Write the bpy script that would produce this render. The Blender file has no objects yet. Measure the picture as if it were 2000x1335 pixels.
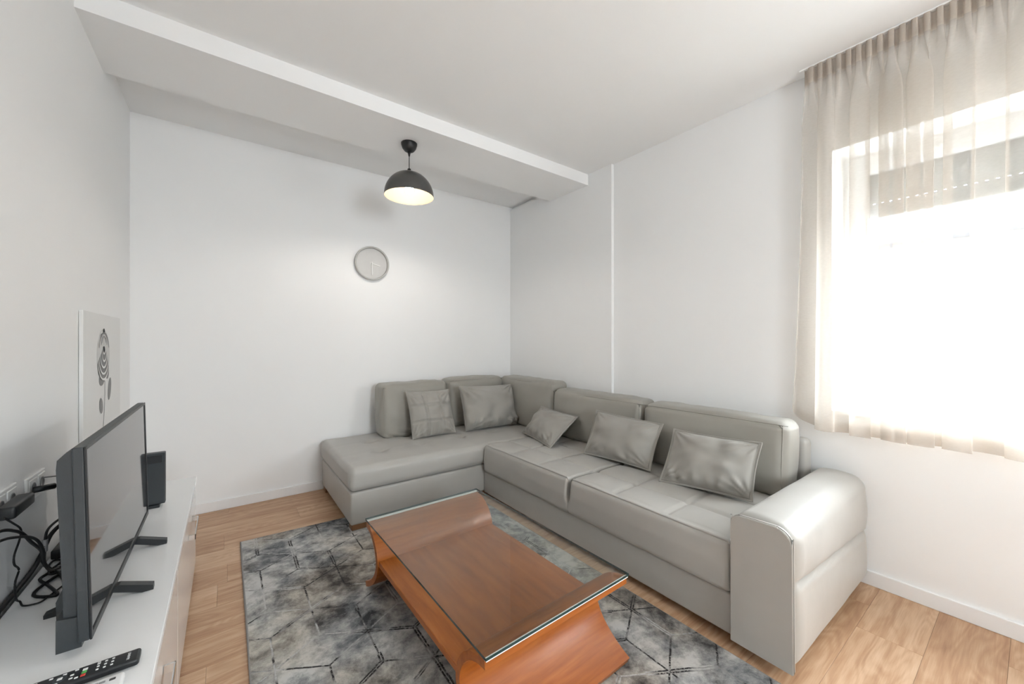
import bpy, bmesh, math, random
from mathutils import Vector, Matrix, noise
D = bpy.data; S = bpy.context.scene; C = S.collection
random.seed(7)
# ------------------------------------------------------------------ camera, world, light, exposure
H = 1.25
cam_d = D.cameras.new('camera'); cam = D.objects.new('camera', cam_d); C.objects.link(cam)
cam_d.sensor_width = 36; cam_d.lens = 758.8 * 36 / 2000; cam_d.clip_start = .02
cam.location = (0, 0, H); cam.rotation_euler = (math.radians(90), 0, math.radians(-36.4))
S.camera = cam
W = D.worlds.new('overcast_sky'); S.world = W; W.use_nodes = True
bg = W.node_tree.nodes['Background']; bg.inputs[0].default_value = (.88, .945, 1, 1); bg.inputs[1].default_value = 20.0
S.view_settings.view_transform = 'Standard'; S.view_settings.look = 'None'
S.view_settings.exposure = 1.2; S.view_settings.gamma = 1; S.view_settings.use_curve_mapping = False
cy = S.cycles
cy.max_bounces = 7; cy.diffuse_bounces = 5; cy.glossy_bounces = 3; cy.transmission_bounces = 2; cy.transparent_max_bounces = 8; cy.use_light_tree = False
cy.use_adaptive_sampling = True; cy.adaptive_threshold = .06; cy.adaptive_min_samples = 16
cy.use_denoising = True; cy.sample_clamp_indirect = 8; cy.caustics_reflective = False; cy.caustics_refractive = False
def portal(name, loc, rot, sx, sy, label):
    l = D.lights.new(name, 'AREA'); l.shape = 'RECTANGLE'; l.size = sx; l.size_y = sy; l.cycles.is_portal = True
    o = D.objects.new(name, l); C.objects.link(o); o.location = loc; o.rotation_euler = rot
    o['label'] = label; o['category'] = 'light'
portal('daylight_portal', (3.06, -.59, 1.575), (0, math.radians(90), 0), 1.44, 2.53, 'daylight entering through the curtained side window')
portal('daylight_portal', (.9, -2.54, 1.525), (math.radians(90), 0, 0), .8, 1.25, 'daylight entering through the added fill window behind the camera')
# ------------------------------------------------------------------ room numbers
XL, XR, YB, YF = -.518, 2.68, 3.628, -2.3
ZC, ZB, ZS = 2.77, 2.672, 2.80
# ------------------------------------------------------------------ material helper
class G:
    def __init__(s, name):
        s.m = D.materials.new(name); s.m.use_nodes = True; s.t = s.m.node_tree; s.p = s.t.nodes['Principled BSDF']; s.out = s.t.nodes['Material Output']
    def n(s, typ, **kw):
        nd = s.t.nodes.new('ShaderNode' + typ)
        for k, v in kw.items(): setattr(nd, k, v)
        return nd
    def set(s, sock, v):
        if hasattr(v, 'is_output') or isinstance(v, bpy.types.NodeSocket): s.t.links.new(v, sock)
        elif v is not None: sock.default_value = v
    def math(s, op, a, b=None, c=None):
        nd = s.n('Math', operation=op)
        for i, v in enumerate((a, b, c)): s.set(nd.inputs[i], v) if v is not None else None
        return nd.outputs[0]
    def noise(s, vec=None, scale=5, detail=4, rough=.55, dist=0):
        nd = s.n('TexNoise'); nd.inputs['Scale'].default_value = scale; nd.inputs['Detail'].default_value = detail
        nd.inputs['Roughness'].default_value = rough; nd.inputs['Distortion'].default_value = dist
        if vec is not None: s.set(nd.inputs['Vector'], vec)
        return nd.outputs[0]
    def ramp(s, fac, stops):
        nd = s.n('ValToRGB'); e = nd.color_ramp.elements
        while len(e) < len(stops): e.new(.5)
        for i, (p, c) in enumerate(stops): e[i].position = p; e[i].color = (*c, 1) if len(c) == 3 else c
        s.set(nd.inputs[0], fac); return nd.outputs[0]
    def mix(s, fac, a, b):
        nd = s.n('Mix', data_type='RGBA'); s.set(nd.inputs[0], fac)
        for sk, v in ((nd.inputs[6], a), (nd.inputs[7], b)): s.set(sk, (*v, 1) if isinstance(v, tuple) and len(v) == 3 else v)
        return nd.outputs[2]
    def bump(s, h, strength=.2, dist=.01):
        nd = s.n('Bump'); nd.inputs['Strength'].default_value = strength; nd.inputs['Distance'].default_value = dist
        s.set(nd.inputs['Height'], h); s.t.links.new(nd.outputs[0], s.p.inputs['Normal'])
    def obj(s): return s.n('TexCoord').outputs['Object']
    def vmul(s, v, sc):
        nd = s.n('VectorMath', operation='MULTIPLY'); s.set(nd.inputs[0], v); nd.inputs[1].default_value = sc; return nd.outputs[0]
    def vadd(s, v, o):
        nd = s.n('VectorMath', operation='ADD'); s.set(nd.inputs[0], v); s.set(nd.inputs[1], o); return nd.outputs[0]
    def base(s, col=None, rough=.5, metal=0, spec=.5):
        if col is not None: s.set(s.p.inputs['Base Color'], (*col, 1) if isinstance(col, tuple) and len(col) == 3 else col)
        s.p.inputs['Roughness'].default_value = rough; s.p.inputs['Metallic'].default_value = metal; s.p.inputs['Specular IOR Level'].default_value = spec
        return s
def plain(name, col, rough=.5, metal=0, spec=.5, nz=.04, scale=30, bump=0, bscale=200):
    g = G(name); o = g.obj(); f = g.noise(o, scale, 3)
    g.base(g.mix(f, tuple(c * (1 - nz) for c in col), tuple(min(1, c * (1 + nz)) for c in col)), rough, metal, spec)
    if bump: g.bump(g.noise(o, bscale, 2), bump, .002)
    return g.m
M = {}
M['wall'] = plain('wall_paint', (.88, .88, .875), .85, 0, .2, .012, 1.5, .05, 160)
M['ceil'] = plain('ceiling_paint', (.89, .89, .885), .9, 0, .15, .01, 1.2, .04, 150)
M['trim'] = plain('white_lacquer_trim', (.86, .86, .86), .3, 0, .5, .01)
M['cab'] = plain('white_cabinet_laminate', (.84, .84, .835), .28, 0, .5, .01)
M['door'] = plain('white_gloss_front', (.80, .79, .785), .12, 0, .6, .01)
M['chrome'] = plain('brushed_chrome', (.72, .72, .72), .22, 1, .5, .03, 80)
M['black'] = plain('black_plastic', (.018, .02, .022), .38, 0, .5, .1, 60)
M['tvback'] = plain('dark_grey_plastic', (.035, .041, .045), .45, 0, .5, .08, 60, .1, 500)
M['cable'] = plain('black_cable_rubber', (.012, .012, .013), .5, 0, .4, .1, 60)
M['greycable'] = plain('grey_cable_rubber', (.25, .25, .25), .5)
M['steel'] = plain('connector_grey', (.30, .30, .31), .4, .3)
M['plate'] = plain('socket_white_plastic', (.78, .78, .77), .35, 0, .5, .01)
M['canvas'] = plain('white_canvas', (.80, .80, .79), .8, 0, .2, .02, 120, .1, 600)
M['pgrey'] = plain('print_grey', (.30, .30, .30), .8, 0, .2, .15, 40)
M['pdark'] = plain('print_dark', (.06, .06, .06), .8, 0, .2)
M['plight'] = plain('print_light', (.66, .66, .65), .8, 0, .2)
M['clock'] = plain('grey_clock', (.50, .495, .475), .6, 0, .4, .04, 40)
M['clockface'] = plain('grey_clock_face', (.60, .595, .58), .7, 0, .3, .05, 25)
M['hand'] = plain('pale_clock_hand', (.78, .78, .76), .5)
M['lampout'] = plain('graphite_metal', (.15, .15, .148), .30, .9, .5, .05, 40)
M['lampblack'] = plain('black_lamp_fitting', (.012, .012, .012), .4)
M['lining'] = plain('warm_gold_lining', (.085, .062, .038), .7, .0, .4, .03)
M['foot'] = plain('brown_wood_foot', (.20, .10, .045), .5, 0, .4, .15, 30)
M['rubber'] = plain('black_foot', (.01, .01, .01), .6)
M['frame'] = plain('white_pvc', (.80, .80, .80), .35, 0, .5, .01)
M['slat'] = plain('grey_shutter_slat', (.50, .51, .52), .5, 0, .4, .02)
M['white'] = plain('white_plastic', (.75, .75, .75), .35, 0, .5, .01)
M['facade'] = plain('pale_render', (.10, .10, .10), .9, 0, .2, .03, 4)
M['paving'] = plain('pale_concrete', (.50, .50, .48), .9, 0, .2, .06, 3)
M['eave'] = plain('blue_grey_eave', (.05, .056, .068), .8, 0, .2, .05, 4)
M['red'] = plain('red_button', (.62, .06, .04), .4); M['green'] = plain('green_button', (.10, .45, .10), .4)
M['key'] = plain('pale_key', (.70, .70, .70), .4)
M['binding'] = plain('grey_rug_binding', (.30, .29, .28), .95, 0, .1, .2, 150, .3, 700)
def leather(name, c, rough=.42):
    g = G(name); o = g.obj()
    f = g.noise(o, 6, 4); f2 = g.noise(o, 700, 2)
    g.base(g.mix(f, tuple(v * .93 for v in c), tuple(v * 1.06 for v in c)), rough, 0, .45)
    g.p.inputs['Sheen Weight'].default_value = .15
    h = g.math('ADD', g.math('MULTIPLY', f2, .35), g.math('MULTIPLY', g.noise(g.vmul(o, (1, 1, 1)), 9, 5, .6, .6), 1.2))
    g.bump(h, .16, .006); return g.m
M['sofa'] = leather('grey_faux_leather', (.41, .395, .365), .40)
M['pillow'] = leather('grey_pillow_fabric', (.325, .31, .28), .6)
M['cushion'] = leather('olive_grey_cushion_fabric', (.315, .30, .265), .55)
M['seam'] = plain('seam_thread', (.22, .21, .19), .7)
def tablewood(name, sx, sy):
    g = G(name); o = g.obj()
    v = g.vmul(o, (1.2 * sx, 1.2 * sy, 14)); a = g.noise(v, 3.0, 5, .55, .4); b = g.noise(g.vmul(o, (3 * sx, 3 * sy, 40)), 2, 2)
    f = g.math('ADD', g.math('MULTIPLY', a, .75), g.math('MULTIPLY', b, .25))
    g.base(g.ramp(f, [(.30, (.235, .060, .009)), (.52, (.335, .095, .015)), (.75, (.41, .132, .025))]), .34, 0, .35)
    g.p.inputs['Coat Weight'].default_value = .10; g.p.inputs['Coat Roughness'].default_value = .16
    return g.m
M['wood'] = tablewood('cherry_veneer', 1, 11); M['woodlong'] = tablewood('cherry_veneer_lengthwise', 9, 1)
def floorwood():
    g = G('oak_laminate'); o = g.obj(); r = g.n('ObjectInfo').outputs['Random']
    cb = g.n('CombineXYZ'); g.set(cb.inputs[0], g.math('MULTIPLY', r, 37.0)); g.set(cb.inputs[1], g.math('MULTIPLY', r, 91.0)); g.set(cb.inputs[2], g.math('MULTIPLY', r, 13.0))
    p = g.vadd(o, cb.outputs[0])
    big = g.noise(g.vmul(p, (1.0, 4.2, 1)), 1.5, 2, .5, .25)
    rings = g.math('FRACT', g.math('MULTIPLY', big, 15.0))
    rings = g.math('ABSOLUTE', g.math('SUBTRACT', rings, .5))
    fine = g.noise(g.vmul(p, (3, 70, 1)), 3, 4, .6)
    med = g.noise(g.vmul(p, (.9, 11, 1)), 2.4, 3, .55, .3)
    f = g.math('ADD', g.math('MULTIPLY', rings, .20), g.math('ADD', g.math('MULTIPLY', fine, .26), g.math('MULTIPLY', med, .62)))
    f = g.math('ADD', f, g.math('MULTIPLY', g.math('SUBTRACT', r, .5), .16))
    g.base(g.ramp(f, [(.25, (.36, .195, .108)), (.45, (.50, .305, .178)), (.58, (.60, .398, .252)), (.78, (.69, .50, .35))]), .38, 0, .45)
    g.bump(g.math('ADD', fine, rings), .05, .002); return g.m
M['floor'] = floorwood()
M['gap'] = plain('dark_floor_joint', (.22, .13, .08), .8)
def rugmat():
    g = G('grey_marbled_rug'); o = g.obj(); sp = g.n('SeparateXYZ'); g.set(sp.inputs[0], o)
    X, Y = sp.outputs[0], sp.outputs[1]
    a = .197; row = a * math.sqrt(3) / 2; ln = None; dv_all = None
    wob = g.math('MULTIPLY', g.math('SUBTRACT', g.noise(o, 30, 2), .5), .006)
    x = g.math('SUBTRACT', X, .491); y = g.math('SUBTRACT', Y, 1.711)
    for k in range(3):
        th = math.radians(90 + 60 * k); c, s_ = math.cos(th), math.sin(th)
        u = g.math('ADD', g.math('MULTIPLY', x, c), g.math('MULTIPLY', y, s_))
        v = g.math('ADD', g.math('ADD', g.math('MULTIPLY', x, -s_), g.math('MULTIPLY', y, c)), wob)
        q = g.math('DIVIDE', v, row); rn = g.math('ROUND', q)
        dv = g.math('MULTIPLY', g.math('ABSOLUTE', g.math('SUBTRACT', q, rn)), row)
        par = g.math('ABSOLUTE', g.math('MODULO', rn, 2.0))
        ph = g.math('ADD', u, g.math('MULTIPLY', par, 1.5 * a))
        m = g.math('PINGPONG', ph, 1.5 * a)
        on = g.math('LESS_THAN', m, a)
        # some edges are drawn as a double line
        dd = g.math('ABSOLUTE', g.math('SUBTRACT', dv, g.math('MULTIPLY', g.math('GREATER_THAN', g.noise(o, 2.2 + k * .3, 0), .56), .0055)))
        e = g.n('MapRange', interpolation_type='SMOOTHSTEP'); g.set(e.inputs[0], dd); e.inputs[1].default_value = .0052; e.inputs[2].default_value = .002; e.inputs[3].default_value = 0; e.inputs[4].default_value = 1
        li = g.math('MULTIPLY', on, e.outputs[0])
        ln = li if ln is None else g.math('MAXIMUM', ln, li)
    n1 = g.noise(o, 3.4, 9, .70, .25); n2 = g.noise(g.vadd(o, (5, 3, 1)), 13, 7, .72, .2); n3 = g.noise(g.vmul(o, (60, 60, 1)), 6, 3, .7)
    f = g.math('ADD', g.math('ADD', g.math('MULTIPLY', n1, .72), g.math('MULTIPLY', n2, .36)), g.math('MULTIPLY', n3, .08))
    f = g.math('SUBTRACT', f, .09)
    cool = g.ramp(f, [(.37, (.045, .048, .052)), (.435, (.165, .172, .180)), (.50, (.335, .335, .33)), (.57, (.56, .555, .54))])
    warm = g.ramp(f, [(.37, (.060, .052, .046)), (.435, (.20, .18, .158)), (.50, (.37, .342, .30)), (.57, (.57, .53, .47))])
    col = g.mix(g.ramp(g.noise(g.vadd(o, (2, 7, 0)), 2.0, 3), [(.42, (0, 0, 0)), (.6, (1, 1, 1))]), cool, warm)
    sel = g.ramp(g.noise(g.vadd(o, (9, 1, 4)), 4.5, 3), [(.48, (0, 0, 0)), (.55, (1, 1, 1))])
    lcol = g.mix(sel, (.026, .024, .024), (.48, .47, .46))
    fade = g.ramp(g.noise(g.vadd(o, (1, 9, 2)), 8, 3), [(.33, (.15, .15, .15)), (.46, (1, 1, 1))])
    dots = g.ramp(g.noise(o, 120, 2), [(.38, (.35, .35, .35)), (.5, (1, 1, 1))])
    amt = g.math('MULTIPLY', g.math('MULTIPLY', ln, fade), dots)
    g.base(g.mix(amt, col, lcol), .92, 0, .1)
    g.p.inputs['Sheen Weight'].default_value = .1
    g.bump(g.math('SUBTRACT', g.math('MULTIPLY', n3, .5), g.math('MULTIPLY', ln, 1.0)), .35, .004)
    return g.m
M['rug'] = rugmat()
def thinglass(name, tint, rough=0.0, ior=1.45, boost=1.0):
    g = G(name); t = g.t; t.nodes.remove(g.p)
    tr = g.n('BsdfTransparent'); tr.inputs[0].default_value = (*tint, 1); gl = g.n('BsdfGlossy'); gl.inputs['Roughness'].default_value = rough
    fr = g.n('LayerWeight'); fr.inputs[0].default_value = .5; f0 = ((ior - 1) / (ior + 1)) ** 2
    mx = g.n('MixShader'); g.set(mx.inputs[0], g.math('MULTIPLY_ADD', g.math('POWER', fr.outputs['Facing'], 5.0), 1 - f0, f0 * boost)); t.links.new(tr.outputs[0], mx.inputs[1]); t.links.new(gl.outputs[0], mx.inputs[2]); t.links.new(mx.outputs[0], g.out.inputs[0]); return g.m
M['glass'] = thinglass('window_glass', (.97, .98, .98))
M['tableglass'] = thinglass('table_glass', (.93, .96, .945), .0, 1.5)
M['glassedge'] = plain('green_glass_edge', (.02, .045, .042), .08, 0, .7)
M['edge_glint'] = plain('painted_edge_glint', (.86, .86, .85), .15, 0, .6)  # white standing for the window's glint on the table glass edge
def screen():
    g = G('dark_gloss_screen'); g.base((.012, .0125, .013), .06, 0, .6); g.p.inputs['IOR'].default_value = 1.5; g.p.inputs['Coat Weight'].default_value = .3; g.p.inputs['Coat Roughness'].default_value = .02; return g.m
M['screen'] = screen()
def sheer(name, trans, col):
    g = G(name); t = g.t; t.nodes.remove(g.p); o = g.obj()
    slub = g.noise(g.vmul(o, (1, 60, 120)), 1.0, 2, .5)
    df = g.n('BsdfDiffuse'); tl = g.n('BsdfTranslucent'); tr = g.n('BsdfTransparent')
    c = g.mix(slub, tuple(v * .94 for v in col), tuple(min(1, v * 1.05) for v in col))
    for nd in (df, tl): g.set(nd.inputs[0], c)
    m1 = g.n('MixShader'); m1.inputs[0].default_value = .2; t.links.new(df.outputs[0], m1.inputs[1]); t.links.new(tl.outputs[0], m1.inputs[2])
    m2 = g.n('MixShader'); m2.inputs[0].default_value = 1 - trans
    t.links.new(tr.outputs[0], m2.inputs[1]); t.links.new(m1.outputs[0], m2.inputs[2]); t.links.new(m2.outputs[0], g.out.inputs[0]); return g.m
M['sheer'] = sheer('sheer_linen', .54, (.71, .645, .58))
M['sheerhem'] = sheer('sheer_linen_hem', .35, (.62, .54, .465))
def emit(name, col, st):
    g = G(name); g.base(col, .3); g.p.inputs['Emission Color'].default_value = (*col, 1); g.p.inputs['Emission Strength'].default_value = st; return g.m
M['bulb'] = emit('lit_bulb', (1, .94, .87), 170)
# ------------------------------------------------------------------ geometry helpers
def mesh(name, verts, faces, mats, parent=None, smooth=False, loc=None, mi=None):
    me = D.meshes.new(name); me.from_pydata([tuple(v) for v in verts], [], faces); me.update()
    for m in (mats if isinstance(mats, (list, tuple)) else [mats]): me.materials.append(m)
    if smooth: me.shade_smooth()
    if mi:
        for p, i in zip(me.polygons, mi): p.material_index = i
    o = D.objects.new(name, me); C.objects.link(o)
    if parent is not None: o.parent = parent
    if loc is not None: o.location = loc
    return o
def tag(o, label, cat=None, group=None, kind=None):
    o['label'] = label
    if cat: o['category'] = cat
    if group: o['group'] = group
    if kind: o['kind'] = kind
    return o
def thing(name, label, cat, loc=(0, 0, 0), rz=0, group=None, kind=None):
    o = D.objects.new(name, None); C.objects.link(o); o.location = loc; o.rotation_euler = (0, 0, rz); o.empty_display_size = .1
    return tag(o, label, cat, group, kind)
class B:
    """collects shapes for one mesh"""
    def __init__(s): s.v = []; s.f = []
    def add(s, v, f):
        k = len(s.v); s.v += [Vector(p) for p in v]; s.f += [tuple(i + k for i in q) for q in f]; return s
    def box(s, a, b):
        (x0, y0, z0), (x1, y1, z1) = a, b
        return s.add([(x0, y0, z0), (x1, y0, z0), (x1, y1, z0), (x0, y1, z0), (x0, y0, z1), (x1, y0, z1), (x1, y1, z1), (x0, y1, z1)],
                     [(3, 2, 1, 0), (4, 5, 6, 7), (0, 1, 5, 4), (1, 2, 6, 5), (2, 3, 7, 6), (3, 0, 4, 7)])
    def build(s, name, m, parent=None, smooth=False, bev=0, seg=2, off=(0, 0, 0)):
        o = mesh(name, [v - Vector(off) for v in s.v], s.f, m, parent, smooth)
        if bev:
            bm = bmesh.new(); bm.from_mesh(o.data)
            bmesh.ops.bevel(bm, geom=bm.edges[:], offset=bev, segments=seg, affect='EDGES', profile=.5, clamp_overlap=True)
            bm.to_mesh(o.data); bm.free()
        return o
def bx(name, a, b, m, parent=None, bev=0, seg=2, off=(0, 0, 0)): return B().box(a, b).build(name, m, parent, False, bev, seg, off)
def axis(h, r, step, rk):
    l = [-h + r * i / rk for i in range(rk)]; n = max(1, int(round(2 * (h - r) / step)))
    l += [-(h - r) + 2 * (h - r) * i / n for i in range(n + 1)]; l += [h - r + r * (i + 1) / rk for i in range(rk)]; return l
def rbox(name, a, b, r, m, parent=None, step=.05, rk=4, disp=None, bulge=(0, 0, 0)):
    """rounded, softly bulging box between corners a and b; disp(p, n) in world coordinates"""
    c = (Vector(a) + Vector(b)) / 2; h = (Vector(b) - Vector(a)) / 2; r = min(r, min(h) * .98)
    A = [axis(h[i], r, step, rk) for i in range(3)]; vid = {}; vs = []; fs = []
    def vert(p):
        k = tuple(round(q, 5) for q in p)
        if k not in vid:
            P = Vector(p); I = Vector(max(-(h[i] - r), min(h[i] - r, P[i])) for i in range(3)); d = (P - I).normalized()
            Q = I + d * r
            for i in range(3):
                j, l = (i + 1) % 3, (i + 2) % 3
                Q[i] += bulge[i] * d[i] * max(0, 1 - (P[j] / h[j]) ** 2) * max(0, 1 - (P[l] / h[l]) ** 2)
            Q += c
            if disp: Q = disp(Q, d)
            vid[k] = len(vs); vs.append(Q)
        return vid[k]
    for i in range(3):
        j, l = (i + 1) % 3, (i + 2) % 3
        for sg in (-1, 1):
            for u in range(len(A[j]) - 1):
                for w in range(len(A[l]) - 1):
                    q = []
                    for du, dw in ((0, 0), (1, 0), (1, 1), (0, 1)):
                        p = [0, 0, 0]; p[i] = sg * h[i]; p[j] = A[j][u + du]; p[l] = A[l][w + dw]; q.append(vert(p))
                    fs.append(tuple(q if sg > 0 else q[::-1]))
    return mesh(name, vs, fs, m, parent, True)
def smooth_path(pts, k=6, closed=False):
    P = [Vector(p) for p in pts]; n = len(P); o = []
    for i in range(n if closed else n - 1):
        g = (lambda q: P[q % n]) if closed else (lambda q: P[max(0, min(n - 1, q))])
        a, b, c, d = g(i - 1), g(i), g(i + 1), g(i + 2)
        for j in range(k):
            t = j / k; o.append(.5 * ((2 * b) + (c - a) * t + (2 * a - 5 * b + 4 * c - d) * t * t + (3 * b - a - 3 * c + d) * t ** 3))
    if not closed: o.append(P[-1])
    return o
def tubedata(path, r, n=8, closed=False):
    vs = []; fs = []; N = len(path); up = Vector((.13, .21, .97)).normalized()
    for i, p in enumerate(path):
        a = path[(i - 1) % N] if (closed or i) else path[0]; b = path[(i + 1) % N] if (closed or i < N - 1) else path[-1]
        t = (b - a).normalized(); s = t.cross(up)
        if s.length < .05: s = t.cross(Vector((1, 0, 0)))
        s.normalize(); w = s.cross(t); rr = r(i / (N - 1)) if callable(r) else r
        for k in range(n):
            an = 2 * math.pi * k / n; vs.append(p + s * math.cos(an) * rr + w * math.sin(an) * rr)
    for i in range(N if closed else N - 1):
        for k in range(n):
            fs.append((i * n + k, i * n + (k + 1) % n, ((i + 1) % N) * n + (k + 1) % n, ((i + 1) % N) * n + k))
    if not closed: fs += [tuple(range(n))[::-1], tuple((N - 1) * n + k for k in range(n))]
    return vs, fs
def tube(name, pts, r, m, parent=None, k=6, n=8, closed=False, sm=True):
    v, f = tubedata(smooth_path(pts, k, closed) if sm else [Vector(p) for p in pts], r, n, closed); return mesh(name, v, f, m, parent, True)
def lathe(name, prof, m, parent=None, n=48, loc=(0, 0, 0), axis_='z', smooth=True, caps=True):
    vs = []; fs = []; prof = [(max(r, .0004), z) for r, z in prof]
    for (r, z) in prof:
        for k in range(n):
            a = 2 * math.pi * k / n; p = (r * math.cos(a), r * math.sin(a), z)
            if axis_ == 'y': p = (p[0], -p[2], p[1])
            vs.append(Vector(p) + Vector(loc))
    for i in range(len(prof) - 1):
        for k in range(n): fs.append((i * n + k, i * n + (k + 1) % n, (i + 1) * n + (k + 1) % n, (i + 1) * n + k))
    if caps: fs.append(tuple(range(n))[::-1])
    if caps: fs.append(tuple((len(prof) - 1) * n + k for k in range(n)))
    return mesh(name, vs, fs, m, parent, smooth)
def extrude(name, prof, ax, d0, d1, m, parent=None, smooth=False, tf=None):
    """closed 2-D outline extruded along axis ax (the other two axes in cyclic order)"""
    n = len(prof); vs = []
    for d in (d0, d1):
        for (u, w) in prof:
            p = [0, 0, 0]; p[ax] = d; p[(ax + 1) % 3] = u; p[(ax + 2) % 3] = w; vs.append(Vector(p))
    fs = [tuple(range(n))[::-1], tuple(range(n, 2 * n))] + [(i, (i + 1) % n, n + (i + 1) % n, n + i) for i in range(n)]
    o = mesh(name, vs, fs, m, parent)
    if smooth:
        o.data.shade_smooth(); o.data.set_sharp_from_angle(angle=math.radians(40))
    return o
# ------------------------------------------------------------------ the room shell
fl = tag(bx('floor', (XL - .3, YF - .3, -.1), (XR + .3, YB + .2, -.008), M['gap']), 'light oak laminate floor of wide planks', 'floor', kind='structure')
pw, pl, y0p = .2035, 1.285, .07
k0 = int(math.floor((YF - y0p) / pw)); cache = {}
for k in range(k0, int((YB - y0p) / pw) + 2):
    ya, yb = max(YF, y0p + k * pw), min(YB, y0p + (k + 1) * pw)
    if yb - ya < .01: continue
    off = {1: 2.235, 12: .008}.get(k, (k * .437 + .3) % pl)
    x = off - math.ceil((off - XL) / pl) * pl
    while x < XR:
        xa, xb = max(XL, x), min(XR, x + pl); x += pl
        if xb - xa < .02: continue
        key = (round(xb - xa, 4), round(yb - ya, 4))
        if key not in cache:
            g = .0003; o = B().box((g, g, -.008), (key[0] - g, key[1] - g, 0)).build('plank', M['floor'], fl, False, .0006, 1); cache[key] = o.data
        else:
            o = D.objects.new('plank', cache[key]); C.objects.link(o); o.parent = fl
        o.location = (xa, ya, 0)
tag(bx('wall_back', (XL - .3, YB, -.1), (XR + .4, YB + .2, 3.0), M['wall']), 'white painted wall behind the chaise, carrying the clock', 'wall', kind='structure')
tag(bx('wall_left', (XL - .3, YF, -.1), (XL, YB, 3.0), M['wall']), 'white painted wall behind the television', 'wall', kind='structure')
WY0, WY1, WZ0, WZ1 = -1.85, .674, .86, 2.297
wr = B()
wr.box((XR, YF, -.1), (XR + .4, WY0, 3.0)); wr.box((XR, WY1, -.1), (XR + .4, YB, 3.0)); wr.box((XR, WY0, -.1), (XR + .4, WY1, WZ0)); wr.box((XR, WY0, WZ1), (XR + .4, WY1, 3.0))
tag(wr.build('wall_right', M['wall']), 'white painted wall with the curtained window', 'wall', kind='structure')
FX0, FX1, FZ0, FZ1 = .5, 1.3, .9, 2.15  # opening for the added fill window
wf = B(); wf.box((XL - .3, YF - .25, -.1), (FX0, YF, 3.0)); wf.box((FX1, YF - .25, -.1), (XR + .4, YF, 3.0)); wf.box((FX0, YF - .25, -.1), (FX1, YF, FZ0)); wf.box((FX0, YF - .25, FZ1), (FX1, YF, 3.0))
tag(wf.build('wall_front', M['wall']), 'white painted wall behind the camera', 'wall', kind='structure')
cl = B(); cl.box((XL - .3, YF - .25, ZC), (XR + .4, 2.93, 3.0)); cl.box((XL - .3, 2.93, ZS), (XR + .4, YB + .2, 3.0))
tag(cl.build('ceiling', M['ceil']), 'plain white painted ceiling', 'ceiling', kind='structure')
tag(bx('trim_1', (XL, 2.43, ZB), (XR - .03, 2.93, ZC + .02), M['ceil']), 'shallow white ceiling beam crossing the room above the lamp', 'beam', kind='structure')
tag(bx('trim_2', (XR - .03, 2.165, 0), (XR, YB, ZC), M['wall']), 'flat white pilaster standing slightly proud of the right wall', 'pilaster', kind='structure')
def baseboard(name, a, b, label): tag(bx(name, a, b, M['trim'], None, .003, 2), label, 'baseboard', kind='structure')
baseboard('baseboard_back', (XL, YB - .014, 0), (XR - .03, YB, .073), 'white baseboard along the back wall')
baseboard('baseboard_right', (XR - .014, YF, 0), (XR, 2.165, .073), 'white baseboard below the curtained window')
baseboard('baseboard_left', (XL, YF, 0), (XL + .014, YB - .014, .073), 'white baseboard behind the television cabinet')
# side window
w1 = thing('window_1', 'white framed side window with half lowered grey roller shutter', 'window', (2.89, (WY0 + WY1) / 2, WZ0), kind='structure')
def wpart(name, a, b, m, bev=.004, par=w1): return bx(name, a, b, m, par, bev, 2, par.location)
def frame(name, x0, x1, ya, yb, za, zb, w, par=w1):
    f = B(); f.box((x0, ya, za), (x1, ya + w, zb)); f.box((x0, yb - w, za), (x1, yb, zb)); f.box((x0, ya + w, za), (x1, yb - w, za + w)); f.box((x0, ya + w, zb - w), (x1, yb - w, zb))
    return f.build(name, M['frame'], par, False, .004, 2, par.location)
frame('outer_frame', 2.89, 2.96, WY0, WY1, WZ0, WZ1, .05)
for ya, yb in ((WY0 + .05, -.591), (-.589, WY1 - .05)):
    sh = frame('sash', 2.885, 2.945, ya, yb, WZ0 + .05, WZ1 - .05, .055)
    bx('glass_pane', (2.912, ya + .05, WZ0 + .1), (2.918, yb - .05, WZ1 - .1), M['glass'], sh, 0, 2, w1.location)
hd = wpart('window_handle', (2.862, -.567, 1.45), (2.885, -.547, 1.58), M['frame'])
wpart('window_sill', (2.66, WY0, WZ0 - .0), (2.89, WY1, WZ0 + .02), M['trim'])
for k in range(6):
    za = 1.985 + k * .052 + (.0025 if k else 0); wpart('shutter_slat', (2.985, WY0, za), (2.997, WY1, za + .052), M['slat'], .005)
y = WY0
while y < WY1 - .03:
    wpart('shutter_link', (2.988, y, 2.035), (2.994, y + .024, 2.043), M['slat'], 0); y += .034
wpart('shutter_end_bar', (2.978, WY0, 1.955), (3.002, WY1, 1.985), M['slat'])
for y in (WY0 + .01, WY1 - .03): wpart('shutter_guide', (2.97, y, WZ0), (3.02, y + .02, WZ1), M['frame'])
# added window behind the camera, unseen, to bring in fill daylight
w2 = thing('fill_window', 'added unseen window for fill light in the wall behind the camera', 'window', ((FX0 + FX1) / 2, YF - .15, FZ0), kind='structure')
for xa, xb in ((FX0, .899), (.901, FX1)):
    f = B(); w = .07; y0, y1 = YF - .18, YF - .12
    f.box((xa, y0, FZ0), (xa + w, y1, FZ1)); f.box((xb - w, y0, FZ0), (xb, y1, FZ1)); f.box((xa + w, y0, FZ0), (xb - w, y1, FZ0 + w)); f.box((xa + w, y0, FZ1 - w), (xb - w, y1, FZ1))
    sh = f.build('sash', M['frame'], w2, False, .004, 2, w2.location)
    bx('glass_pane', (xa + .06, YF - .153, FZ0 + .06), (xb - .06, YF - .147, FZ1 - .06), M['glass'], sh, 0, 2, w2.location)
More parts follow.
